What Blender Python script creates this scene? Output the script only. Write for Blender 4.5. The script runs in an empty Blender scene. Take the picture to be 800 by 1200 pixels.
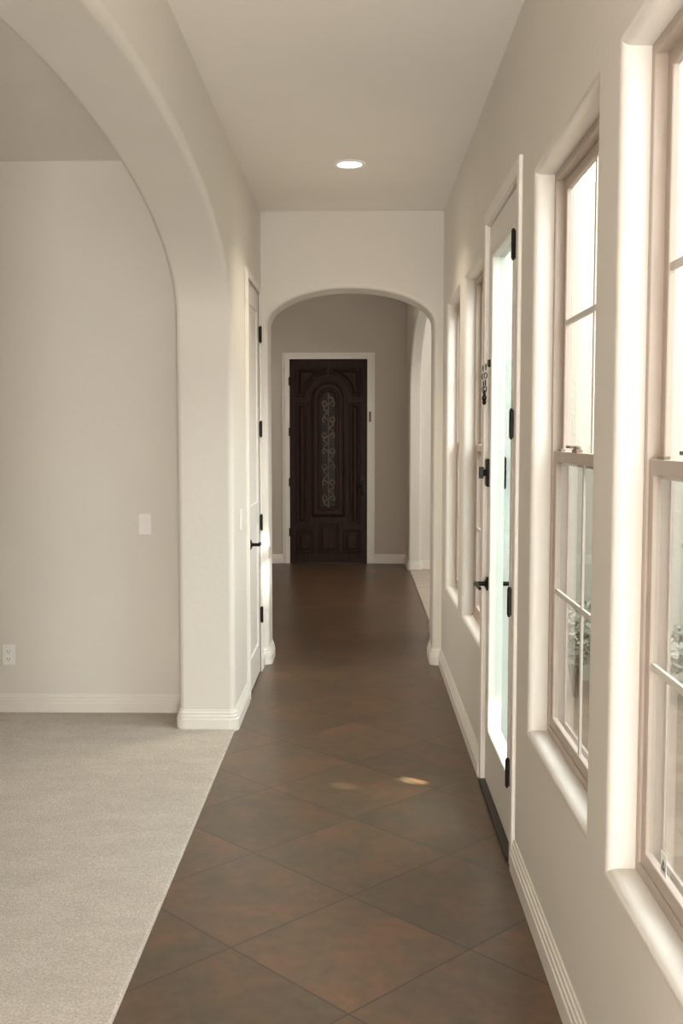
import bpy, bmesh, math, random
from mathutils import Vector, Matrix
random.seed(7)
S = bpy.context.scene
C = S.collection
PI = math.pi

# ------------------------------------------------------------ materials
def new_mat(name):
    m = bpy.data.materials.new(name); m.use_nodes = True
    nt = m.node_tree; nt.nodes.clear()
    out = nt.nodes.new('ShaderNodeOutputMaterial')
    return m, nt, out
def principled(nt, out, col=(.5,.5,.5), rough=.5, metal=0.0, spec=.5):
    b = nt.nodes.new('ShaderNodeBsdfPrincipled')
    b.inputs['Base Color'].default_value = (*col, 1)
    b.inputs['Roughness'].default_value = rough
    b.inputs['Metallic'].default_value = metal
    b.inputs['Specular IOR Level'].default_value = spec
    nt.links.new(b.outputs[0], out.inputs[0]); return b
def noise(nt, vec, scale, detail=4, rough=.5):
    n = nt.nodes.new('ShaderNodeTexNoise'); n.inputs['Scale'].default_value = scale
    n.inputs['Detail'].default_value = detail; n.inputs['Roughness'].default_value = rough
    if vec is not None: nt.links.new(vec, n.inputs['Vector'])
    return n
def ramp(nt, fac, stops):
    r = nt.nodes.new('ShaderNodeValToRGB'); e = r.color_ramp.elements
    while len(e) < len(stops): e.new(.5)
    for i, (p, c) in enumerate(stops):
        e[i].position = p; e[i].color = (*c, 1) if len(c) == 3 else c
    nt.links.new(fac, r.inputs[0]); return r
def bump(nt, h, b, strength, dist):
    n = nt.nodes.new('ShaderNodeBump'); n.inputs['Strength'].default_value = strength
    n.inputs['Distance'].default_value = dist
    nt.links.new(h, n.inputs['Height']); nt.links.new(n.outputs[0], b.inputs['Normal']); return n
def plain(name, col, rough=.5, metal=0.0, spec=.5, var=.06, scale=12):
    m, nt, out = new_mat(name); b = principled(nt, out, col, rough, metal, spec)
    tc = nt.nodes.new('ShaderNodeTexCoord')
    n = noise(nt, tc.outputs['Object'], scale)
    lo = tuple(max(0, c*(1-var)) for c in col); hi = tuple(min(1, c*(1+var)) for c in col)
    r = ramp(nt, n.outputs['Fac'], [(.3, lo), (.7, hi)])
    nt.links.new(r.outputs[0], b.inputs['Base Color']); return m
def paint(name, col, strength=.25, scale=38):
    m, nt, out = new_mat(name); b = principled(nt, out, col, .8, 0, .25)
    tc = nt.nodes.new('ShaderNodeTexCoord')
    n = noise(nt, tc.outputs['Object'], scale, 3, .55)
    r = ramp(nt, n.outputs['Fac'], [(.42, (0,0,0)), (.62, (1,1,1))])
    bump(nt, r.outputs[0], b, strength, .003)
    n2 = noise(nt, tc.outputs['Object'], 1.3, 2)
    r2 = ramp(nt, n2.outputs['Fac'], [(.3, tuple(c*.97 for c in col)), (.7, col)])
    nt.links.new(r2.outputs[0], b.inputs['Base Color']); return m
def emis(name, col, st):
    m, nt, out = new_mat(name); e = nt.nodes.new('ShaderNodeEmission')
    e.inputs[0].default_value = (*col, 1); e.inputs[1].default_value = st
    nt.links.new(e.outputs[0], out.inputs[0]); return m
def glass(name, tint):          # thin pane: straight-through plus a mirror share that grows at grazing angles
    m, nt, out = new_mat(name)
    t = nt.nodes.new('ShaderNodeBsdfTransparent'); t.inputs[0].default_value = (*tint, 1)
    g = nt.nodes.new('ShaderNodeBsdfGlossy'); g.inputs['Roughness'].default_value = .01
    f = nt.nodes.new('ShaderNodeLayerWeight'); f.inputs[0].default_value = .5
    p = nt.nodes.new('ShaderNodeMath'); p.operation = 'POWER'; p.inputs[1].default_value = 5
    a = nt.nodes.new('ShaderNodeMath'); a.operation = 'MULTIPLY_ADD'; a.inputs[1].default_value = .9; a.inputs[2].default_value = .04
    x = nt.nodes.new('ShaderNodeMixShader')
    nt.links.new(f.outputs['Facing'], p.inputs[0]); nt.links.new(p.outputs[0], a.inputs[0]); nt.links.new(a.outputs[0], x.inputs[0])
    nt.links.new(t.outputs[0], x.inputs[1]); nt.links.new(g.outputs[0], x.inputs[2])
    nt.links.new(x.outputs[0], out.inputs[0]); return m
def screen_mat():               # insect screen: fine grey weave, mostly open
    m, nt, out = new_mat('insect_screen')
    t = nt.nodes.new('ShaderNodeBsdfTransparent'); d = nt.nodes.new('ShaderNodeBsdfDiffuse'); d.inputs[0].default_value = (.24,.24,.21,1)
    x = nt.nodes.new('ShaderNodeMixShader'); x.inputs[0].default_value = .45
    nt.links.new(t.outputs[0], x.inputs[1]); nt.links.new(d.outputs[0], x.inputs[2]); nt.links.new(x.outputs[0], out.inputs[0]); return m

def tile_mat():
    m, nt, out = new_mat('slate_tile'); b = principled(nt, out, (.1,.05,.03), .345, 0, .6)
    L = nt.links
    tc = nt.nodes.new('ShaderNodeTexCoord')
    mp = nt.nodes.new('ShaderNodeMapping'); mp.inputs['Rotation'].default_value = (0,0,PI/4)
    mp.inputs['Location'].default_value = (-.109+5.08, -.364+5.08, 0)
    L.new(tc.outputs['Object'], mp.inputs['Vector'])
    br = nt.nodes.new('ShaderNodeTexBrick'); br.offset = 0; br.squash = 1
    br.inputs['Scale'].default_value = 1; br.inputs['Brick Width'].default_value = .508; br.inputs['Row Height'].default_value = .508
    br.inputs['Mortar Size'].default_value = .0036; br.inputs['Mortar Smooth'].default_value = .3
    br.inputs['Color1'].default_value = (0,0,0,1); br.inputs['Color2'].default_value = (1,1,1,1); br.inputs['Mortar'].default_value = (.5,.5,.5,1)
    L.new(mp.outputs[0], br.inputs['Vector'])
    dv = nt.nodes.new('ShaderNodeVectorMath'); dv.operation = 'DIVIDE'; dv.inputs[1].default_value = (.508,.508,1)
    L.new(mp.outputs[0], dv.inputs[0])
    fl = nt.nodes.new('ShaderNodeVectorMath'); fl.operation = 'FLOOR'; L.new(dv.outputs[0], fl.inputs[0])
    wn = nt.nodes.new('ShaderNodeTexWhiteNoise'); wn.noise_dimensions = '2D'; L.new(fl.outputs[0], wn.inputs['Vector'])
    sc = nt.nodes.new('ShaderNodeVectorMath'); sc.operation = 'SCALE'; sc.inputs[3].default_value = 9
    L.new(wn.outputs['Color'], sc.inputs[0])
    ad = nt.nodes.new('ShaderNodeVectorMath'); ad.operation = 'ADD'
    L.new(tc.outputs['Object'], ad.inputs[0]); L.new(sc.outputs[0], ad.inputs[1])
    n1 = noise(nt, ad.outputs[0], 4.4, 8, .66)
    r1 = ramp(nt, n1.outputs['Fac'], [(.28, (.086,.062,.042)), (.42, (.104,.070,.044)), (.50, (.118,.073,.044)), (.58, (.140,.077,.044)), (.66, (.150,.080,.045)), (.80, (.126,.090,.060))])
    n2 = noise(nt, ad.outputs[0], 19, 6, .68)
    r2 = ramp(nt, n2.outputs['Fac'], [(.25, (.76,.76,.76)), (.75, (1.18,1.18,1.18))])
    mu = nt.nodes.new('ShaderNodeMix'); mu.data_type = 'RGBA'; mu.blend_type = 'MULTIPLY'; mu.inputs[0].default_value = 1
    L.new(r1.outputs[0], mu.inputs[6]); L.new(r2.outputs[0], mu.inputs[7])
    tt = ramp(nt, wn.outputs['Value'], [(0, (.84,.85,.83)), (1, (1.06,1.01,.97))])
    mu2 = nt.nodes.new('ShaderNodeMix'); mu2.data_type = 'RGBA'; mu2.blend_type = 'MULTIPLY'; mu2.inputs[0].default_value = 1
    L.new(mu.outputs[2], mu2.inputs[6]); L.new(tt.outputs[0], mu2.inputs[7])
    g = nt.nodes.new('ShaderNodeMix'); g.data_type = 'RGBA'
    L.new(br.outputs['Fac'], g.inputs[0]); L.new(mu2.outputs[2], g.inputs[6]); g.inputs[7].default_value = (.040,.028,.020,1)
    L.new(g.outputs[2], b.inputs['Base Color'])
    return m
def carpet_mat():
    m, nt, out = new_mat('cut_pile'); b = principled(nt, out, (.5,.46,.42), 1, 0, .05)
    b.inputs['Sheen Weight'].default_value = .1
    tc = nt.nodes.new('ShaderNodeTexCoord')
    n = noise(nt, tc.outputs['Object'], 150, 3, .8)
    mp = nt.nodes.new('ShaderNodeMapping'); mp.inputs['Scale'].default_value = (1.0, 2.0, 1); nt.links.new(tc.outputs['Object'], mp.inputs[0])
    n2 = noise(nt, mp.outputs[0], 4.2, 8, .74)
    r = ramp(nt, n.outputs['Fac'], [(.3, (.46,.395,.335)), (.7, (.86,.765,.67))])
    r2 = ramp(nt, n2.outputs['Fac'], [(.36, (.88,.87,.86)), (.62, (1,1,1))])
    mu = nt.nodes.new('ShaderNodeMix'); mu.data_type = 'RGBA'; mu.blend_type = 'MULTIPLY'; mu.inputs[0].default_value = 1
    nt.links.new(r.outputs[0], mu.inputs[6]); nt.links.new(r2.outputs[0], mu.inputs[7]); nt.links.new(mu.outputs[2], b.inputs['Base Color'])
    n3 = noise(nt, tc.outputs['Object'], 125, 4, .8)
    bump(nt, n3.outputs['Fac'], b, .75, .010); return m
def wood_mat():
    m, nt, out = new_mat('dark_mahogany'); b = principled(nt, out, (.03,.01,.006), .42, 0, .16)
    tc = nt.nodes.new('ShaderNodeTexCoord')
    mp = nt.nodes.new('ShaderNodeMapping'); mp.inputs['Scale'].default_value = (14, 14, 1.2); nt.links.new(tc.outputs['Object'], mp.inputs[0])
    n = noise(nt, mp.outputs[0], 3, 6, .6)
    r = ramp(nt, n.outputs['Fac'], [(.3, (.013,.0052,.0030)), (.7, (.042,.0155,.0080))])
    nt.links.new(r.outputs[0], b.inputs['Base Color']); bump(nt, n.outputs['Fac'], b, .1, .002); return m
def paver_mat():
    m, nt, out = new_mat('patio_paver'); b = principled(nt, out, (.4,.3,.22), .8)
    tc = nt.nodes.new('ShaderNodeTexCoord'); br = nt.nodes.new('ShaderNodeTexBrick')
    br.inputs['Scale'].default_value = 1; br.inputs['Brick Width'].default_value = .3; br.inputs['Row Height'].default_value = .15
    br.inputs['Mortar Size'].default_value = .006
    br.inputs['Color1'].default_value = (.20,.14,.10,1); br.inputs['Color2'].default_value = (.27,.20,.145,1); br.inputs['Mortar'].default_value = (.14,.115,.09,1)
    nt.links.new(tc.outputs['Object'], br.inputs['Vector']); nt.links.new(br.outputs['Color'], b.inputs['Base Color']); return m

M = {}
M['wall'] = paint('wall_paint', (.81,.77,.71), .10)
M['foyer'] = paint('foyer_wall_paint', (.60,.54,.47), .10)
M['ceil'] = paint('ceiling_paint', (.90,.86,.805), .08)
M['stucco'] = paint('exterior_stucco', (.42,.40,.335), .6, 25)
M['trim'] = plain('trim_paint', (.86,.82,.76), .5, var=.015)
M['doorw'] = plain('door_paint', (.82,.78,.73), .45, var=.015)
M['tile'] = tile_mat(); M['carpet'] = carpet_mat(); M['wood'] = wood_mat(); M['paver'] = paver_mat()
M['screen'] = screen_mat()
M['bronze'] = plain('dark_bronze', (.018,.015,.013), .38, .8)
M['almond'] = plain('almond_vinyl', (.50,.42,.36), .5, var=.03)
M['white'] = plain('white_vinyl', (.66,.62,.56), .45, var=.02)
M['plate'] = plain('white_plastic', (.93,.92,.90), .35, var=.01)
M['glass'] = glass('window_glass', (.90,.93,.89)); M['dglass'] = glass('door_glass', (.58,.70,.66))
M['amber'] = plain('smoked_glass', (.022,.017,.014), .35, 0, .15, var=.8, scale=40)
M['iron'] = plain('wrought_iron', (.03,.018,.012), .4, .6)
M['scroll'] = plain('scroll_iron', (.15,.11,.08), .5, 0, .2, var=.3)
M['lamp'] = emis('lamp_glow', (1,.93,.82), 9)
M['leaf'] = plain('leaf_green', (.32,.32,.25), .6, var=.3, scale=9)
M['bark'] = plain('bark', (.16,.10,.06), .9)
M['rubber'] = plain('dark_threshold', (.035,.028,.022), .5, .2)
M['slot'] = plain('slot_dark', (.02,.02,.02), .6)
M['tan'] = plain('tan_plastic', (.22,.15,.10), .5)

# ------------------------------------------------------------ mesh helpers
class MB:
    def __init__(s): s.v = []; s.f = []
    def add(s, vs, fs):
        o = len(s.v); s.v += [tuple(p) for p in vs]; s.f += [tuple(i+o for i in f) for f in fs]; return s
    def box(s, x0,x1,y0,y1,z0,z1):
        return s.add([(x0,y0,z0),(x1,y0,z0),(x1,y1,z0),(x0,y1,z0),(x0,y0,z1),(x1,y0,z1),(x1,y1,z1),(x0,y1,z1)],
              [(0,3,2,1),(4,5,6,7),(0,1,5,4),(1,2,6,5),(2,3,7,6),(3,0,4,7)])
    def ring(s, x0,x1,y0,y1,z0,z1,w, wb=None, wt=None):   # rectangular frame in the yz plane
        wb = w if wb is None else wb; wt = w if wt is None else wt
        O = [(y0,z0),(y1,z0),(y1,z1),(y0,z1)]; I = [(y0+w,z0+wb),(y1-w,z0+wb),(y1-w,z1-wt),(y0+w,z1-wt)]
        vs = [(x,a,b) for x in (x0,x1) for (a,b) in O+I]; fs = []
        for i in range(4):
            j = (i+1)%4
            fs += [(i,4+i,4+j,j),(8+i,8+j,12+j,12+i),(i,j,8+j,8+i),(4+i,12+i,12+j,4+j)]
        return s.add(vs, fs)
    def cyl(s, c, axis, r, h, n=20, r2=None):
        r2 = r if r2 is None else r2; c = Vector(c); ax = Vector(axis).normalized()
        u = ax.orthogonal().normalized(); w = ax.cross(u); vs = []
        for k, rr in ((0,r),(1,r2)):
            for i in range(n):
                t = 2*PI*i/n; vs.append(c+ax*h*k+(u*math.cos(t)+w*math.sin(t))*rr)
        fs = [(i,(i+1)%n,n+(i+1)%n,n+i) for i in range(n)] + [tuple(range(n))[::-1], tuple(range(n,2*n))]
        return s.add(vs, fs)
    def lathe(s, c, prof, n=32):          # prof (r,z)
        vs = []; fs = []
        for r, z in prof:
            for i in range(n):
                t = 2*PI*i/n; vs.append((c[0]+r*math.cos(t), c[1]+r*math.sin(t), c[2]+z))
        for k in range(len(prof)-1):
            for i in range(n):
                j = (i+1)%n; fs.append((k*n+i,k*n+j,(k+1)*n+j,(k+1)*n+i))
        return s.add(vs, fs)
    def tube(s, pts, r, n=8, closed=False):
        pts = [Vector(p) for p in pts]; N = len(pts); vs = []; fs = []; u = None
        for i, p in enumerate(pts):
            a = pts[(i-1)%N] if (closed or i>0) else p; b = pts[(i+1)%N] if (closed or i<N-1) else p
            d = (b-a).normalized()
            u = d.orthogonal().normalized() if u is None else (u-d*u.dot(d)).normalized()
            w = d.cross(u); rr = r[i] if isinstance(r, (list,tuple)) else r
            for k in range(n):
                t = 2*PI*k/n; vs.append(p+(u*math.cos(t)+w*math.sin(t))*rr)
        for i in range(N if closed else N-1):
            j = (i+1)%N
            for k in range(n): fs.append((i*n+k, i*n+(k+1)%n, j*n+(k+1)%n, j*n+k))
        if not closed: fs += [tuple(range(n))[::-1], tuple(range((N-1)*n, N*n))]
        return s.add(vs, fs)

def finish(o, mat, smooth, bev):
    o.data.materials.append(mat)
    if smooth: o.data.polygons.foreach_set('use_smooth', [True]*len(o.data.polygons))
    if bev:
        b = o.modifiers.new('bev', 'BEVEL'); b.width = bev; b.segments = 2; b.limit_method = 'ANGLE'; b.angle_limit = math.radians(40)
    if smooth:
        w = o.modifiers.new('wn', 'WEIGHTED_NORMAL'); w.keep_sharp = True
def sharpen(bm):
    for e in bm.edges:
        if len(e.link_faces) == 2 and e.calc_face_angle(0) > math.radians(32): e.smooth = False
def wloc(p):
    v = Vector((0,0,0))
    while p is not None: v += p.location; p = p.parent
    return v
def obj(name, mb, mat, parent=None, origin=None, smooth=False, bev=0, recalc=True):
    og = Vector(origin) if origin else (wloc(parent) if parent else Vector((0,0,0)))
    me = bpy.data.meshes.new(name)
    me.from_pydata([tuple(Vector(p)-og) for p in mb.v], [], mb.f)
    if recalc:
        bm = bmesh.new(); bm.from_mesh(me); bmesh.ops.recalc_face_normals(bm, faces=bm.faces)
        if smooth: sharpen(bm)
        bm.to_mesh(me); bm.free()
    o = bpy.data.objects.new(name, me); C.objects.link(o)
    if parent: o.parent = parent; o.location = og - wloc(parent)
    else: o.location = og
    finish(o, mat, smooth, bev); return o
def tag(o, label, cat, group=None, kind=None):
    o['label'] = label; o['category'] = cat
    if group: o['group'] = group
    if kind: o['kind'] = kind
    return o
def thing(name, loc, label, cat, group=None, kind=None):
    o = bpy.data.objects.new(name, None); C.objects.link(o); o.location = loc; o.empty_display_size = .1
    return tag(o, label, cat, group, kind)
def struct(name, mb, mat, label, cat, **k):
    return tag(obj(name, mb, mat, **k), label, cat, None, 'structure')

def slab_wall(name, pts, axis, a, b, test, mat, label, r=.03):
    bm = bmesh.new()
    f = (lambda p,c:(c,p[0],p[1])) if axis == 'x' else (lambda p,c:(p[0],c,p[1]))
    A = [bm.verts.new(f(p,a)) for p in pts]; B = [bm.verts.new(f(p,b)) for p in pts]
    bm.faces.new(A); bm.faces.new(B[::-1]); n = len(pts)
    for i in range(n): bm.faces.new((A[i],B[i],B[(i+1)%n],A[(i+1)%n]))
    bmesh.ops.recalc_face_normals(bm, faces=bm.faces)
    ci = 0 if axis == 'x' else 1
    es = []
    for e in bm.edges:
        if abs(e.verts[0].co[ci]-e.verts[1].co[ci]) < 1e-6:
            m = (e.verts[0].co+e.verts[1].co)/2
            if test(m): es.append(e)
    bmesh.ops.bevel(bm, geom=es, offset=r, segments=5, profile=.5, affect='EDGES', clamp_overlap=True)
    sharpen(bm)
    me = bpy.data.meshes.new(name); bm.to_mesh(me); bm.free()
    o = bpy.data.objects.new(name, me); C.objects.link(o); finish(o, mat, True, 0)
    return tag(o, label, 'wall', None, 'structure')
def arch(p0, p1, spring, apex, n=2.0, N=40):     # from p0 to p1 over the top
    c = (p0+p1)/2; h = (p1-p0)/2; out = []
    for i in range(N+1):
        t = PI*(1-i/N); cx, sy = math.cos(t), math.sin(t)
        x = math.copysign(abs(cx)**(2/n), cx); y = abs(sy)**(2/n)
        out.append((c+h*x, spring+(apex-spring)*y))
    return out

# ------------------------------------------------------------ setting dimensions
XR, XRo = .556, .678
XL, XLo = -.644, -.934
YE, YEo = 6.98, 7.28
H = 3.0; HF = 3.7
WZ0, WZ1 = .575, 2.36
WIN = [(1.42,2.29),(2.52,3.39),(4.79,5.62),(5.86,6.69)]
DY0, DY1, DZ = 3.68, 4.60, 2.45

# right wall with four window openings and a door opening
ys = [-2.0]; holes = []
for a,b in WIN[:2]: ys += [a,b]
ys += [DY0,DY1]
for a,b in WIN[2:]: ys += [a,b]
ys += [YE+.02]
zs = [0,WZ0,WZ1,DZ,H]
def is_hole(i,j):
    a = ys[i]; 
    if i%2 == 0: return False
    if abs(a-DY0)<1e-6: return j < 3
    return j == 1
bm = bmesh.new()
G = {}
for s_, x in enumerate((XR,XRo)):
    for i,y in enumerate(ys):
        for j,z in enumerate(zs): G[s_,i,j] = bm.verts.new((x,y,z))
ni, nj = len(ys)-1, len(zs)-1
solid = lambda i,j: 0<=i<ni and 0<=j<nj and not is_hole(i,j)
for i in range(ni):
    for j in range(nj):
        if not solid(i,j): continue
        for s_ in (0,1): bm.faces.new([G[s_,i,j],G[s_,i+1,j],G[s_,i+1,j+1],G[s_,i,j+1]])
        if not solid(i-1,j): bm.faces.new([G[0,i,j],G[0,i,j+1],G[1,i,j+1],G[1,i,j]])
        if not solid(i+1,j): bm.faces.new([G[0,i+1,j],G[0,i+1,j+1],G[1,i+1,j+1],G[1,i+1,j]])
        if not solid(i,j-1): bm.faces.new([G[0,i,j],G[0,i+1,j],G[1,i+1,j],G[1,i,j]])
        if not solid(i,j+1): bm.faces.new([G[0,i,j+1],G[0,i+1,j+1],G[1,i+1,j+1],G[1,i,j+1]])
bmesh.ops.delete(bm, geom=[v for v in bm.verts if not v.link_faces], context='VERTS')
bmesh.ops.recalc_face_normals(bm, faces=bm.faces)
es = []
for e in bm.edges:
    a, b = e.verts[0].co, e.verts[1].co
    if abs(a.x-XR)<1e-6 and abs(b.x-XR)<1e-6 and len(e.link_faces)==2 and e.calc_face_angle(0) > 1:
        m = (a+b)/2
        if any(p-.001<=m.y<=q+.001 for p,q in WIN) and WZ0-.001<=m.z<=WZ1+.001: es.append(e)
bmesh.ops.bevel(bm, geom=es, offset=.024, segments=5, profile=.5, affect='EDGES', clamp_overlap=True)
sharpen(bm)
me = bpy.data.meshes.new('wall_right'); bm.to_mesh(me); bm.free()
o = bpy.data.objects.new('wall_right', me); C.objects.link(o); finish(o, M['wall'], True, 0)
tag(o, 'long off-white hall wall on the right with four windows and a glass door', 'wall', None, 'structure')

# left wall with the big arch and the closet door opening
A0, A1 = 1.52, 5.38
CD0, CD1 = 6.03, 6.77
pts = [(-2,0),(A0,0)] + arch(A0,A1,2.14,2.63,2.05,56) + [(A1,0),(CD0,0),(CD0,DZ),(CD1,DZ),(CD1,0),(YE+.02,0),(YE+.02,H),(-2,H)]
slab_wall('wall_left', pts, 'x', XL, XLo, lambda m: (A0-.01<=m.y<=A1+.01) and .01<m.z<2.9, M['wall'],
          'thick off-white wall on the left with a wide elliptical archway and closet door', .03)
# end wall of the hall with its low arch
E0, E1 = -.60, .497
pts = [(-2.1,0),(E0,0)] + arch(E0,E1,2.27,2.505,2.0,40) + [(E1,0),(XRo,0),(XRo,HF),(-2.1,HF)]
slab_wall('wall_front', pts, 'y', YE, YEo, lambda m: (E0-.01<=m.x<=E1+.01) and .01<m.z<2.9, M['wall'],
          'off-white wall across the hall with a low arched opening into the foyer', .028)
# foyer right wall with an arch
F0, F1 = 8.2, 11.93
pts = [(YEo,0),(F0,0)] + arch(F0,F1,2.0,2.78,2.1,40) + [(F1,0),(12.6,0),(12.6,HF),(YEo,HF)]
slab_wall('wall_foyer_right', pts, 'x', .572, .712, lambda m: (F0-.01<=m.y<=F1+.01) and .01<m.z<2.9, M['wall'],
          'foyer wall on the right with an arched opening to a bright carpeted room', .028)
FD0, FD1 = -.835, .115     # entry door opening
pts = [(-2.1,0),(FD0,0),(FD0,2.455),(FD1,2.455),(FD1,0),(.572,0),(.572,HF),(-2.1,HF)]
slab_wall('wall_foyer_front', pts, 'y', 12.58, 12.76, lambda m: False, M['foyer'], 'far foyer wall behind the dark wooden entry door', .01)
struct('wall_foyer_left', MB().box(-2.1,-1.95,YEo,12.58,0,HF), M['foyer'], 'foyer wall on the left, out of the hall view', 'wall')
struct('wall_study_front', MB().box(.712,4.2,12.0,12.15,0,H), M['wall'], 'bright wall of the carpeted room beyond the foyer arch', 'wall')
struct('wall_study_right', MB().box(4.2,4.35,YEo,12.15,0,H), M['wall'], 'right-hand wall of the carpeted room off the foyer', 'wall')
struct('wall_study_back', MB().box(XRo,5.5,7.05,YEo,-.12,H+.2), M['stucco'], 'sunlit stucco house wall at the end of the courtyard', 'wall')
struct('wall_courtyard_right', MB().box(5.5,5.7,-2.2,YEo,-.12,2.4), M['stucco'], 'low stucco wall on the far side of the courtyard', 'wall')
struct('wall_back', MB().box(-6.15,XRo,-2.15,-2.0,0,H), M['wall'], 'wall behind the viewpoint closing the hall and living room', 'wall')
struct('wall_living_front', MB().box(-6.0,XLo,5.70,5.85,0,H), M['wall'], 'greige wall of the carpeted living room with a switch and an outlet', 'wall')
struct('wall_living_left', MB().box(-6.15,-6.0,-2.0,5.85,0,H), M['wall'], 'left-hand wall of the carpeted living room', 'wall')
struct('ceiling', MB().box(-6.15,XRo,-2.15,YE,H,H+.12), M['ceil'], 'smooth pale tan hall and living room ceiling with one downlight', 'ceiling')
struct('ceiling_foyer', MB().box(-2.1,.712,YEo,12.76,HF,HF+.12), M['ceil'], 'higher pale ceiling over the foyer', 'ceiling')
struct('ceiling_study', MB().box(.712,4.35,YEo,12.15,H,H+.12), M['ceil'], 'pale ceiling over the carpeted room off the foyer', 'ceiling')
struct('floor', MB().box(-2.1,XRo-.02,-2.0,12.76,-.10,0), M['tile'], 'brown and rust slate-look tile floor laid diagonally down the hall', 'floor')
cp = struct('floor_carpet', MB().box(-6.0,XL,-2.0,5.70,-.02,.012), M['carpet'], 'beige cut-pile carpet of the living room beside the tiled hall', 'carpet', bev=.008)
struct('floor_study', MB().box(.585,4.2,F0,12.0,-.02,.010), M['carpet'], 'beige carpet of the room beyond the foyer arch', 'carpet', bev=.006)
struct('floor_courtyard', MB().box(XRo,5.7,-2.2,7.05,-.22,-.12), M['paver'], 'tan brick paver ground of the courtyard outside the windows', 'floor')

# ------------------------------------------------------------ baseboards
PROF = [(0,0),(.019,0),(.019,.062),(.015,.066),(.015,.080),(.0105,.084),(.0105,.097),(.006,.101),(.005,.112),(0,.112)]
def fillet(path, r=.03, n=5):
    P = [Vector(p) for p in path]; out = [P[0]]
    for i in range(1, len(P)-1):
        a = (P[i-1]-P[i]); b = (P[i+1]-P[i]); cr = (-a).x*b.y-(-a).y*b.x
        if cr < 0 and min(a.length,b.length) > r*1.01:      # convex corner as seen from the left-hand side
            a.normalize(); b.normalize(); p0 = P[i]+a*r; p1 = P[i]+b*r; c = p0+b*r
            for k in range(n+1):
                t = k/n*PI/2; out.append(c - b*r*math.cos(t) - a*r*math.sin(t))
        else: out.append(P[i])
    out.append(P[-1]); return out
def baseboard(name, path, label):
    P = fillet(path); vs = []; fs = []; n = len(PROF)
    for i, p in enumerate(P):
        ds = []
        if i > 0: ds.append((p-P[i-1]).normalized())
        if i < len(P)-1: ds.append((P[i+1]-p).normalized())
        ns = [Vector((-d.y,d.x)) for d in ds]; m = sum(ns, Vector((0,0))).normalized(); k = 1/max(.3, m.dot(ns[0]))
        for d, z in PROF: q = p+m*d*k; vs.append((q.x,q.y,z))
    for i in range(len(P)-1):
        for j in range(n):
            fs.append((i*n+j, i*n+(j+1)%n, (i+1)*n+(j+1)%n, (i+1)*n+j))
    fs += [tuple(range(n)), tuple(range((len(P)-1)*n, len(P)*n))[::-1]]
    return struct(name, MB().add(vs, fs), M['trim'], label, 'baseboard')
baseboard('baseboard_right', [(XR,-2),(XR,3.635)], 'stepped white baseboard under the two near windows')
baseboard('baseboard_front_right', [(XR,4.645),(XR,YE),(E1,YE),(E1,YEo),(.572,YEo),(.572,F0)], 'stepped white baseboard past the glass door and round the arch foot')
baseboard('baseboard_front_left', [(-1.95,YEo),(E0,YEo),(E0,YE),(XL,YE),(XL,CD1+.06)], 'stepped white baseboard round the left foot of the low arch')
baseboard('baseboard_left', [(XL,CD0-.06),(XL,A1),(XLo,A1),(XLo,5.70),(-6,5.70)], 'stepped white baseboard round the big arch pillar and along the living room')
baseboard('baseboard_back', [(XLo,-2),(XLo,A0),(XL,A0),(XL,-2)], 'stepped white baseboard round the near pillar of the big arch')
baseboard('baseboard_foyer_right', [(4.2,12.0),(.712,12.0),(.712,F1),(.572,F1),(.572,12.58),(.19,12.58)], 'stepped white baseboard right of the dark entry door')
baseboard('baseboard_foyer_left', [(-.91,12.58),(-1.95,12.58),(-1.95,YEo)], 'stepped white baseboard left of the dark entry door')

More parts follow.
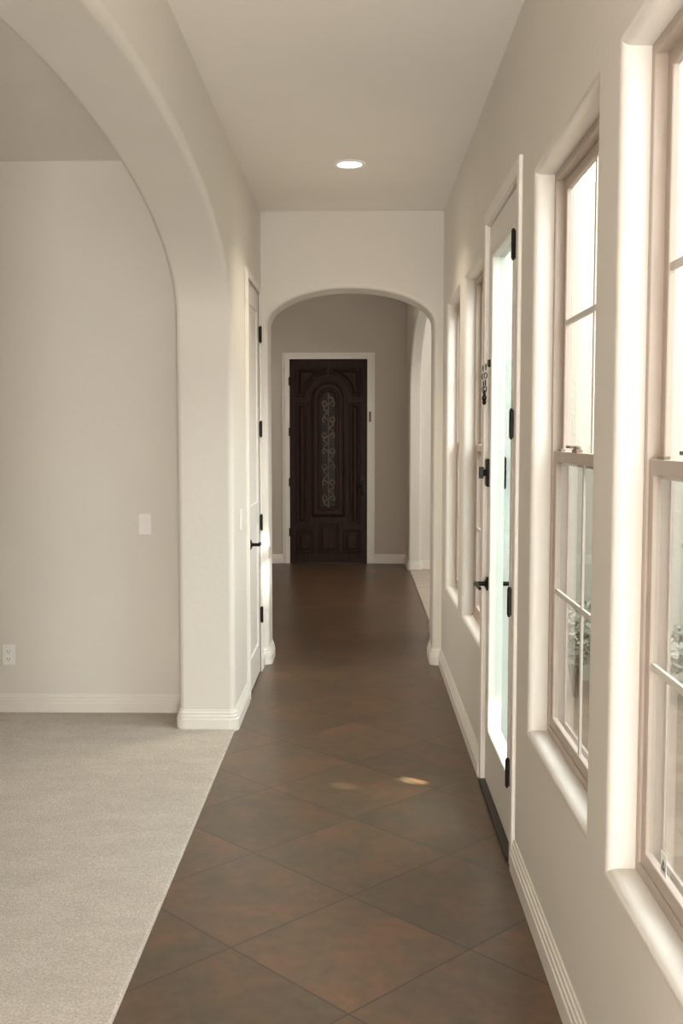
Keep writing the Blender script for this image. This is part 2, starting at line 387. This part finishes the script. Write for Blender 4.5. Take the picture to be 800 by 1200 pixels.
# ------------------------------------------------------------ windows
def make_window(n, y0, y1, label, sticker=False):
    t = thing('window_%d'%n, (.65,(y0+y1)/2,WZ0), label, 'window', None, 'structure')
    fr = MB().ring(.618,.676,y0,y1,WZ0,WZ1,.024)
    obj('window_frame', fr, M['almond'], t, bev=.003)
    zm = 1.468
    for nm, x0, x1, za, zb in (('lower_sash',.624,.642,WZ0+.022,zm+.022),('upper_sash',.646,.664,zm-.022,WZ1-.022)):
        s = obj(nm, MB().ring(x0,x1,y0+.022,y1-.022,za,zb,.034), M['almond'], t, bev=.003)
        xm = (x0+x1)/2
        ya, yb, zc, zd = y0+.054, y1-.054, za+.032, zb-.032
        obj('pane', MB().add([(xm,ya,zc),(xm,yb,zc),(xm,yb,zd),(xm,ya,zd)], [(0,1,2,3)]), M['glass'], s)
        obj('glazing_bar', MB().box(xm-.004,xm+.004,ya,yb,(zc+zd)/2-.008,(zc+zd)/2+.008).box(xm-.0035,xm+.0035,(ya+yb)/2-.008,(ya+yb)/2+.008,zc,zd), M['white'], s)
        if nm == 'lower_sash':
            lk = obj('sash_lock', MB().box(.625,.645,(y0+y1)/2+.08,(y0+y1)/2+.14,zb,zb+.008).cyl((.635,(y0+y1)/2+.11,zb+.008),(0,0,1),.011,.010).box(.611,.638,(y0+y1)/2+.105,(y0+y1)/2+.16,zb+.012,zb+.020), M['tan'], t, bev=.0015)
            obj('tilt_latch', MB().box(.627,.641,y1-.12,y1-.075,zb,zb+.007), M['tan'], t, bev=.001)
            if sticker:
                st = obj('sticker', MB().box(xm-.0052,xm-.0044,yb-.145,yb-.105,zc+.008,zc+.055), M['plate'], s)
                a = MB(); yy, zz = yb-.125, zc+.018
                q = [(yy-.013,zz),(yy+.013,zz),(yy,zz+.024)]; q2 = [(yy-.0065,zz+.004),(yy+.0065,zz+.004),(yy,zz+.016)]
                a.add([(xm-.0058,p,r) for p,r in q+q2], [(0,1,4,3),(1,2,5,4),(2,0,3,5)])
                obj('sticker_mark', a, M['slot'], st, recalc=False)
    sf = obj('screen_frame', MB().ring(.668,.675,y0+.022,y1-.022,WZ0+.022,zm,.016), M['almond'], t)
    obj('insect_screen', MB().add([(.671,y0+.036,WZ0+.036),(.671,y1-.036,WZ0+.036),(.671,y1-.036,zm-.014),(.671,y0+.036,zm-.014)], [(0,1,2,3)]), M['screen'], sf)
    return t
make_window(1, *WIN[0], 'nearest tall single-hung window, cut by the right edge of the photo', True)
make_window(2, *WIN[1], 'tall tan-framed window between the nearest window and the glass door')
make_window(3, *WIN[2], 'tan-framed window just beyond the glass door')
make_window(4, *WIN[3], 'farthest tan-framed window, next to the low arch')

# ------------------------------------------------------------ hardware builders
def hinge(parent, x, y, z, sx):
    mb = MB().cyl((x,y,z-.048),(0,0,1),.0075,.096,12).cyl((x,y,z-.054),(0,0,1),.005,.108,10)
    mb.box(min(x,x+sx*.012),max(x,x+sx*.012),y-.006,y+.014,z-.048,z+.048)
    return obj('hinge', mb, M['bronze'], parent)
def lever(parent, x, y, z, sx, sy, name='door_handle'):
    """rosette on plane x, projecting along sx, lever running along sy"""
    e = MB().cyl((x,y,z),(sx,0,0),.030,.010,28).cyl((x+sx*.010,y,z),(sx,0,0),.024,.006,28,.016)
    e.cyl((x+sx*.012,y,z),(sx,0,0),.010,.045,16)
    h = obj(name, e, M['bronze'], parent, smooth=False, bev=.001)
    L = MB().tube([(x+sx*.052,y-sy*.012,z),(x+sx*.056,y+sy*.01,z+.001),(x+sx*.056,y+sy*.05,z+.003),(x+sx*.054,y+sy*.085,z-.001),(x+sx*.050,y+sy*.112,z-.006)], [.010,.0115,.009,.008,.007], 12)
    obj('lever', L, M['bronze'], h, smooth=True)
    return h

# ------------------------------------------------------------ glass patio door
d = thing('door_1', (.60,(DY0+DY1)/2,0), 'white full-glass door on the right wall with dark hardware and a chain', 'door', None, 'structure')
cas = MB().add([],[])
def casing_x(mb, xf, sx, y0, y1, zt, w, th, steps=2):      # casing on a wall plane x = xf, projecting sx
    for k,(ww,tt) in enumerate(((w,th*.65),(w*.55,th))[:steps] if steps == 2 else ((w,th),)):
        xa, xb = sorted((xf, xf+sx*tt))
        mb.box(xa,xb,y0-ww,y0,0,zt+ww); mb.box(xa,xb,y1,y1+ww,0,zt+ww); mb.box(xa,xb,y0,y1,zt,zt+ww)
casing_x(cas, XR, -1, DY0+.015, DY1-.015, DZ-.015, .055, .014, 1)
obj('casing', cas, M['trim'], d, bev=.004)
jm = MB()
jm.box(XR-.004,XRo,DY0,DY0+.022,0,DZ).box(XR-.004,XRo,DY1-.022,DY1,0,DZ).box(XR-.004,XRo,DY0+.022,DY1-.022,DZ-.022,DZ)
obj('jamb', jm, M['trim'], d, bev=.002)
s0, s1, st = DY0+.025, DY1-.025, DZ-.026
slab = MB().ring(.562,.606,s0,s1,.022,st,.125,.235,.125)
obj('door_panel', slab, M['doorw'], d, bev=.002)
mo = MB().ring(.554,.614,s0+.118,s1-.118,.022+.228,st-.118,.026)
obj('glass_moulding', mo, M['doorw'], d, bev=.006)
obj('glass_pane', MB().add([(.584,s0+.14,.26),(.584,s1-.14,.26),(.584,s1-.14,st-.14),(.584,s0+.14,st-.14)], [(0,1,2,3)]), M['dglass'], d)
for z in (.33,.95,1.58,2.20): hinge(d, .535, DY0+.024, z, 1)
lever(d, .562, s1-.062, .90, -1, -1); lever(d, .606, s1-.062, .90, 1, -1, 'outside_handle')
db = obj('deadbolt', MB().box(.546,.562,s1-.092,s1-.032,1.32,1.44), M['bronze'], d, bev=.006)
obj('thumb_turn', MB().cyl((.548,s1-.062,1.38),(-1,0,0),.014,.014,16).box(.516,.536,s1-.068,s1-.056,1.355,1.405), M['bronze'], db, bev=.002)
obj('outside_deadbolt', MB().box(.606,.630,s1-.095,s1-.03,1.31,1.45), M['bronze'], d, bev=.008)
obj('threshold', MB().box(.535,XRo+.01,DY0+.022,DY1-.022,.0005,.020), M['rubber'], d, bev=.004)
ch = obj('door_chain', MB().box(.550,.562,s1-.085,s1-.045,1.83,1.86).box(.544,.5615,DY1+.005,DY1+.035,1.80,1.86), M['bronze'], d, bev=.001)
lk = MB(); N = 17
for i in range(N):
    f = i/(N-1); y = (s1-.065) + f*.095; z = 1.83 - .19*4*f*(1-f)*.8
    y2 = (s1-.065) + (f+.01)*.095; z2 = 1.83 - .19*4*(f+.01)*(1-f-.01)*.8
    tdir = Vector((0,y2-y,z2-z)).normalized(); side = Vector((1,0,0)) if i%2 else tdir.cross(Vector((1,0,0)))
    c = Vector((.541,y,z))
    lk.tube([c+tdir*.012*math.cos(a)+side*.006*math.sin(a) for a in [2*PI*k/10 for k in range(10)]], .0022, 6, True)
obj('chain_links', lk, M['bronze'], ch, smooth=True)

# ------------------------------------------------------------ closet door on the left
d = thing('door_2', (XL,(CD0+CD1)/2,0), 'narrow white closet door on the left wall just before the low arch', 'door', None, 'structure')
cas = MB(); casing_x(cas, XL, 1, CD0+.012, CD1-.012, DZ-.012, .055, .018); obj('casing', cas, M['trim'], d, bev=.003)
jm = MB().box(XL-.12,XL+.004,CD0,CD0+.02,0,DZ).box(XL-.12,XL+.004,CD1-.02,CD1,0,DZ).box(XL-.12,XL+.004,CD0+.02,CD1-.02,DZ-.02,DZ)
obj('jamb', jm, M['trim'], d, bev=.002)
xs = XL+.006
pn = MB().box(xs-.036,xs-.008,CD0+.023,CD1-.023,.010,DZ-.023)
pn.ring(xs-.010,xs,CD0+.023,CD1-.023,.010,DZ-.023,.115,.20,.115)
pn.box(xs-.010,xs,CD0+.138,CD1-.138,.98,1.12)
obj('door_panel', pn, M['doorw'], d, bev=.004)
for z in (.38,.98,1.58,2.18): hinge(d, XL+.020, CD1-.030, z, -1)
lever(d, xs, CD0+.085, .90, 1, 1)

# ------------------------------------------------------------ entry door
YD = 12.60
cx0 = (FD0+FD1)/2
d = thing('door_3', (cx0,YD,0), 'dark mahogany panelled entry door with an arched iron-scroll glass insert', 'door', None, 'structure')
cas = MB()
for w, th in ((.078,.014),(.045,.030)):
    cas.box(FD0-w,FD0+.012,12.58-th,12.58,0,2.443+w); cas.box(FD1-.012,FD1+w,12.58-th,12.58,0,2.443+w); cas.box(FD0+.012,FD1-.012,12.58-th,12.58,2.443,2.443+w)
obj('casing', cas, M['trim'], d, bev=.003)
obj('jamb', MB().box(FD0,FD0+.012,12.582,12.74,0,2.455).box(FD1-.012,FD1,12.582,12.74,0,2.455).box(FD0+.012,FD1-.012,12.582,12.74,2.443,2.455), M['wood'], d)
obj('door_panel', MB().box(FD0+.012,FD1-.012,YD,YD+.045,.010,2.443), M['wood'], d, bev=.002)
obj('threshold', MB().box(FD0+.012,FD1-.012,12.56,12.74,.0005,.014), M['rubber'], d, bev=.003)
def offset(P, dd):
    out = []; n = len(P)
    ar = sum(P[i][0]*P[(i+1)%n][1]-P[(i+1)%n][0]*P[i][1] for i in range(n)); sg = 1 if ar > 0 else -1
    for i in range(n):
        p = Vector(P[i]); a = (p-Vector(P[i-1])).normalized(); b = (Vector(P[(i+1)%n])-p).normalized()
        n1 = Vector((-a.y,a.x))*sg; n2 = Vector((-b.y,b.x))*sg; m = (n1+n2)
        m = m.normalized() if m.length > 1e-6 else n1
        out.append(tuple(p+m*dd/max(.5,m.dot(n1))))
    return out
def moulded(P, steps, fill=True):
    vs = []; fs = []; n = len(P)
    for dd, h in steps: vs += [(cx0+x, YD-h, z) for x,z in offset(P, dd)]
    for k in range(len(steps)-1):
        for i in range(n): j = (i+1)%n; fs.append((k*n+i,k*n+j,(k+1)*n+j,(k+1)*n+i))
    if fill: fs.append(tuple(range((len(steps)-1)*n, len(steps)*n)))
    return vs, fs
RA = [(0,0),(.008,.024),(.020,.024),(.028,.002),(.040,.002),(.060,.018)]
RB = [(0,0),(.008,.014),(.020,.014),(.028,.002),(.040,.002),(.060,.010)]
R_ = lambda x0,x1,z0,z1: [(x0,z0),(x1,z0),(x1,z1),(x0,z1)]
def addp(name, P, steps=RA, fill=True, mat='wood', par=None): return obj(name, MB().add(*moulded(P, steps, fill)), M[mat], par or d)
for sg in (-1,1):
    mir = lambda P: [(sg*x,z) for x,z in P]
    addp('raised_panel', mir(R_(-.39,-.245,.47,1.93)))
    addp('raised_panel', mir(R_(-.39,-.175,.12,.40)), RB)
    arc = [(.265*math.cos(a), 2.0+.265*math.sin(a)) for a in [PI*(.53+.47*k/12) for k in range(13)]]
    addp('spandrel_panel', mir([(-.39,2.0),(-.39,2.345),(-.02,2.345)]+arc))
addp('raised_panel', R_(-.125,.125,.12,.48), RB)
def arched(w, z0, zs_): return [(-w,z0),(w,z0)] + [(w*math.cos(a), zs_+w*math.sin(a)) for a in [PI*k/16 for k in range(17)]]
addp('arched_moulding', arched(.205,.56,1.98), [(0,0),(.008,.024),(.022,.028),(.034,.008),(.080,.008),(.090,.024),(.112,.024),(.122,.002)], False)
gp = addp('glass_insert', arched(.087,.67,1.965), [(0,.004),(.002,.005)], True, 'amber')
sc = MB()
for k in range(7):
    zc = .78+k*.188; s_ = 1 if k%2 else -1
    sc.tube([(cx0+s_*.056*math.sin(t), YD-.018, zc+.094*t/PI-.094) for t in [2*PI*i/20 for i in range(21)]], .0095, 6)
    for q in (-1,1):
        sc.tube([(cx0+q*(.052-.030*math.cos(t)*(1-t/8)), YD-.018, zc+.048*math.sin(t)*(1-t/8)) for t in [i*.45 for i in range(13)]], .009, 6)
sc.tube([(cx0,YD-.018,.67),(cx0,YD-.018,2.04)], .008, 6)
obj('iron_scrollwork', sc, M['scroll'], d)
hs = MB().box(FD1-.088,FD1-.048,YD-.012,YD,.78,1.06)
hs.tube([(FD1-.068,YD-.008,.82),(FD1-.068,YD-.06,.86),(FD1-.068,YD-.065,.92),(FD1-.068,YD-.045,.99),(FD1-.068,YD-.008,1.0)], .009, 10)
h = obj('door_handle', hs, M['bronze'], d, bev=.002)
obj('thumb_latch', MB().tube([(FD1-.068,YD-.008,.93),(FD1-.12,YD-.05,.93),(FD1-.15,YD-.052,.925)], .009, 8), M['bronze'], h)
obj('deadbolt', MB().cyl((FD1-.068,YD,1.38),(0,-1,0),.030,.016,24).cyl((FD1-.068,YD-.016,1.38),(0,-1,0),.010,.02,12), M['bronze'], d)
for z in (.38,.98,1.58,2.18): obj('hinge', MB().cyl((FD0+.011,12.545,z-.05),(0,0,1),.009,.10,10), M['bronze'], d)
sn = MB().box(FD1+.008,FD1+.034,12.522,12.5495,1.70,1.82)
tag(obj('door_sensor', sn, M['tan'], origin=(FD1+.02,12.54,1.70), bev=.003), 'small brown contact sensor on the casing right of the dark entry door', 'sensor')

# ------------------------------------------------------------ switches and outlet
def plate(name, c, nrm, label, cat, kind):
    t = thing(name, c, label, cat)
    u = Vector((nrm[1],-nrm[0],0)); n = Vector(nrm); c = Vector(c)
    def bx(a0,a1,z0,z1,d0,d1):
        mb = MB(); P = [c+u*a+n*dd+Vector((0,0,z)) for dd in (d0,d1) for (a,z) in ((a0,z0),(a1,z0),(a1,z1),(a0,z1))]
        return mb.add(P, [(0,3,2,1),(4,5,6,7),(0,1,5,4),(1,2,6,5),(2,3,7,6),(3,0,4,7)])
    obj('wall_plate', bx(-.036,.036,-.058,.058,0,.006), M['plate'], t, bev=.003)
    if kind == 'switch':
        obj('rocker', bx(-.0165,.0165,-.033,.033,.0055,.010), M['plate'], t, bev=.002)
    else:
        for z in (-.021,.021):
            s = obj('socket', bx(-.0165,.0165,z-.015,z+.015,.0055,.008), M['plate'], t, bev=.003)
            obj('slots', MB().add(bx(-.008,-.006,z-.004,z+.006,.0078,.0084).v+bx(.006,.008,z-.004,z+.006,.0078,.0084).v+bx(-.002,.002,z-.011,z-.007,.0078,.0084).v,
                [tuple(i+8*k for i in f) for k in range(3) for f in [(0,3,2,1),(4,5,6,7),(0,1,5,4),(1,2,6,5),(2,3,7,6),(3,0,4,7)]]), M['slot'], s)
    return t
plate('light_switch', (-1.166,5.70,1.056), (0,-1,0), 'white rocker light switch on the living room wall left of the pillar', 'light switch', 'switch')
plate('light_switch', (XL,5.70,1.08), (1,0,0), 'white light switch beside the narrow closet door, seen nearly edge-on', 'light switch', 'switch')
plate('power_outlet', (-1.93,5.70,.33), (0,-1,0), 'white power outlet low on the living room wall above the baseboard', 'power outlet', 'outlet')

# ------------------------------------------------------------ ceiling light, foyer pendant
t = thing('downlight', (-.05,5.78,H), 'round recessed downlight glowing in the hall ceiling', 'ceiling light')
obj('trim_ring', MB().lathe((-.05,5.78,H), [(.088,0),(.086,-.006),(.070,-.008),(.064,-.003),(.064,0)]), M['plate'], t, smooth=True)
obj('diffuser', MB().lathe((-.05,5.78,H), [(.064,-.002),(.03,-.0025),(.0005,-.0028)]), M['lamp'], t)
px, py = -.38, 10.2
t = thing('pendant_lamp', (px,py,2.90), 'dark pendant lantern over the foyer, only its tip showing under the arch', 'pendant lamp')
lm = MB().lathe((px,py,0), [(.001,2.90),(.012,2.915),(.018,2.93),(.008,2.95),(.03,2.965),(.12,2.99),(.125,3.0),(.001,3.0)], 24)
obj('finial', lm, M['iron'], t, smooth=True)
cg = MB()
for k in range(6):
    a = PI*k/3; x, y = px+.115*math.cos(a), py+.115*math.sin(a)
    cg.tube([(x,y,3.0),(x,y,3.28),(px+.02*math.cos(a),py+.02*math.sin(a),3.40)], .006, 6)
obj('cage', cg, M['iron'], t)
obj('lamp_shade', MB().lathe((px,py,0), [(.09,3.0),(.09,3.27)], 24), M['amber'], t, smooth=True)
obj('rod', MB().cyl((px,py,3.38),(0,0,1),.007,.32,10), M['iron'], t)

# ------------------------------------------------------------ shrubs in the courtyard
def shrub(x, y, h, r, label, n=900):
    t = thing('shrub', (x,y,-.12), label, 'shrub', 'shrubs in the courtyard')
    st = MB()
    for k in range(7):
        a = random.uniform(0,2*PI); st.tube([(x,y,-.12),(x+.3*r*math.cos(a),y+.3*r*math.sin(a),h*.35),(x+.7*r*math.cos(a),y+.7*r*math.sin(a),h*.75)], [.014,.010,.004], 6)
    obj('stem', st, M['bark'], t)
    lf = MB()
    for k in range(n):
        a = random.uniform(0,2*PI); cz = random.uniform(-1,1); rr = random.uniform(.55,1)**.5; q = math.sqrt(1-cz*cz)
        c = Vector((x+r*rr*q*math.cos(a), y+r*rr*q*math.sin(a), h*.58+h*.42*rr*cz))
        u = Vector((random.gauss(0,1),random.gauss(0,1),random.gauss(0,1))).normalized(); v = u.orthogonal().normalized(); s = random.uniform(.03,.05)
        lf.add([c-u*s, c+v*s*.4, c+u*s, c-v*s*.4], [(0,1,2,3)])
    obj('foliage', lf, M['leaf'], t, recalc=False)
shrub(1.38, 6.6, .50, .20, 'taller grey-green shrub against the stucco wall, seen low through the second window', 800)
shrub(1.9, 6.55, .36, .24, 'smaller grey-green shrub farther out in the courtyard, right of the taller one', 600)

# ------------------------------------------------------------ light
W = bpy.data.worlds.new('world'); S.world = W; W.use_nodes = True
bg = W.node_tree.nodes['Background']; bg.inputs[0].default_value = (.93,.965,1,1); bg.inputs[1].default_value = 3.0
def area(name, loc, to, sx, sy, power, col=(1,1,1)):
    l = bpy.data.lights.new(name, 'AREA'); l.shape = 'RECTANGLE'; l.size = sx; l.size_y = sy; l.energy = power; l.color = col
    o = bpy.data.objects.new(name, l); C.objects.link(o); o.location = loc
    o.rotation_euler = (Vector(to)-Vector(loc)).to_track_quat('-Z','Y').to_euler()
    return o
area('courtyard_sky_light', (3.3,3.6,4.6), (.6,3.8,1.2), 3.0, 6.0, 420, (.97,.985,1)).rotation_euler = (0, math.radians(42), 0)
area('living_room_fill', (-3.6,.2,2.85), (-2.6,3.5,.6), 2.2, 1.6, 36, (1,.88,.70))  # added soft fill for the living room, no fixture here
area('rear_hall_fill', (.30,-1.8,.8), (-.35,2.2,2.7), .36, 1.2, 100, (1,.97,.93))  # unseen fill added behind the camera, brightens hall and ceiling
area('foyer_fill', (-.6,9.6,3.6), (-.6,9.6,0), .8, .8, 9, (1,.82,.62))  # warm fill added under the foyer ceiling, separate from the pendant
area('study_fill', (2.6,9.6,2.9), (1.6,11,1), 1.5, 1.5, 60, (1,.96,.90))  # added lamp out of view, brightens the room beyond the foyer arch
def spot(name, loc, to, deg, power, col, rad=.01, blend=.15):
    l = bpy.data.lights.new(name, 'SPOT'); l.energy = power; l.color = col; l.spot_size = math.radians(deg); l.spot_blend = blend; l.shadow_soft_size = rad
    o = bpy.data.objects.new(name, l); C.objects.link(o); o.location = loc
    o.rotation_euler = (Vector(to)-Vector(loc)).to_track_quat('-Z','Y').to_euler(); return o
spot('downlight_beam', (-.05,5.78,2.98), (-.05,5.78,0), 120, 40, (1,.85,.66), .06, .9)
spot('sun_gap', (3.0,2.9,3.2), (.25,4.60,0), 1.5, 7500, (1,.82,.60), .01, 1)
spot('sun_gap', (3.0,2.8,3.2), (-.06,4.52,0), 1.5, 1600, (1,.82,.6), .02, 1)
spot('sun_gap', (4.0,4.10,3.4), (-.63,6.95,.66), 5.0, 2200, (1,.95,.88), .04, .9)

# ------------------------------------------------------------ camera
cam = bpy.data.cameras.new('camera'); co = bpy.data.objects.new('camera', cam); C.objects.link(co)
co.location = (0,0,1.54); co.rotation_euler = (math.radians(90-4.18), 0, math.radians(.93))
cam.sensor_fit = 'VERTICAL'; cam.sensor_height = 36; cam.lens = 36*1230/1200; cam.clip_start = .05
S.camera = co
S.view_settings.view_transform = 'Standard'
S.view_settings.exposure = .46
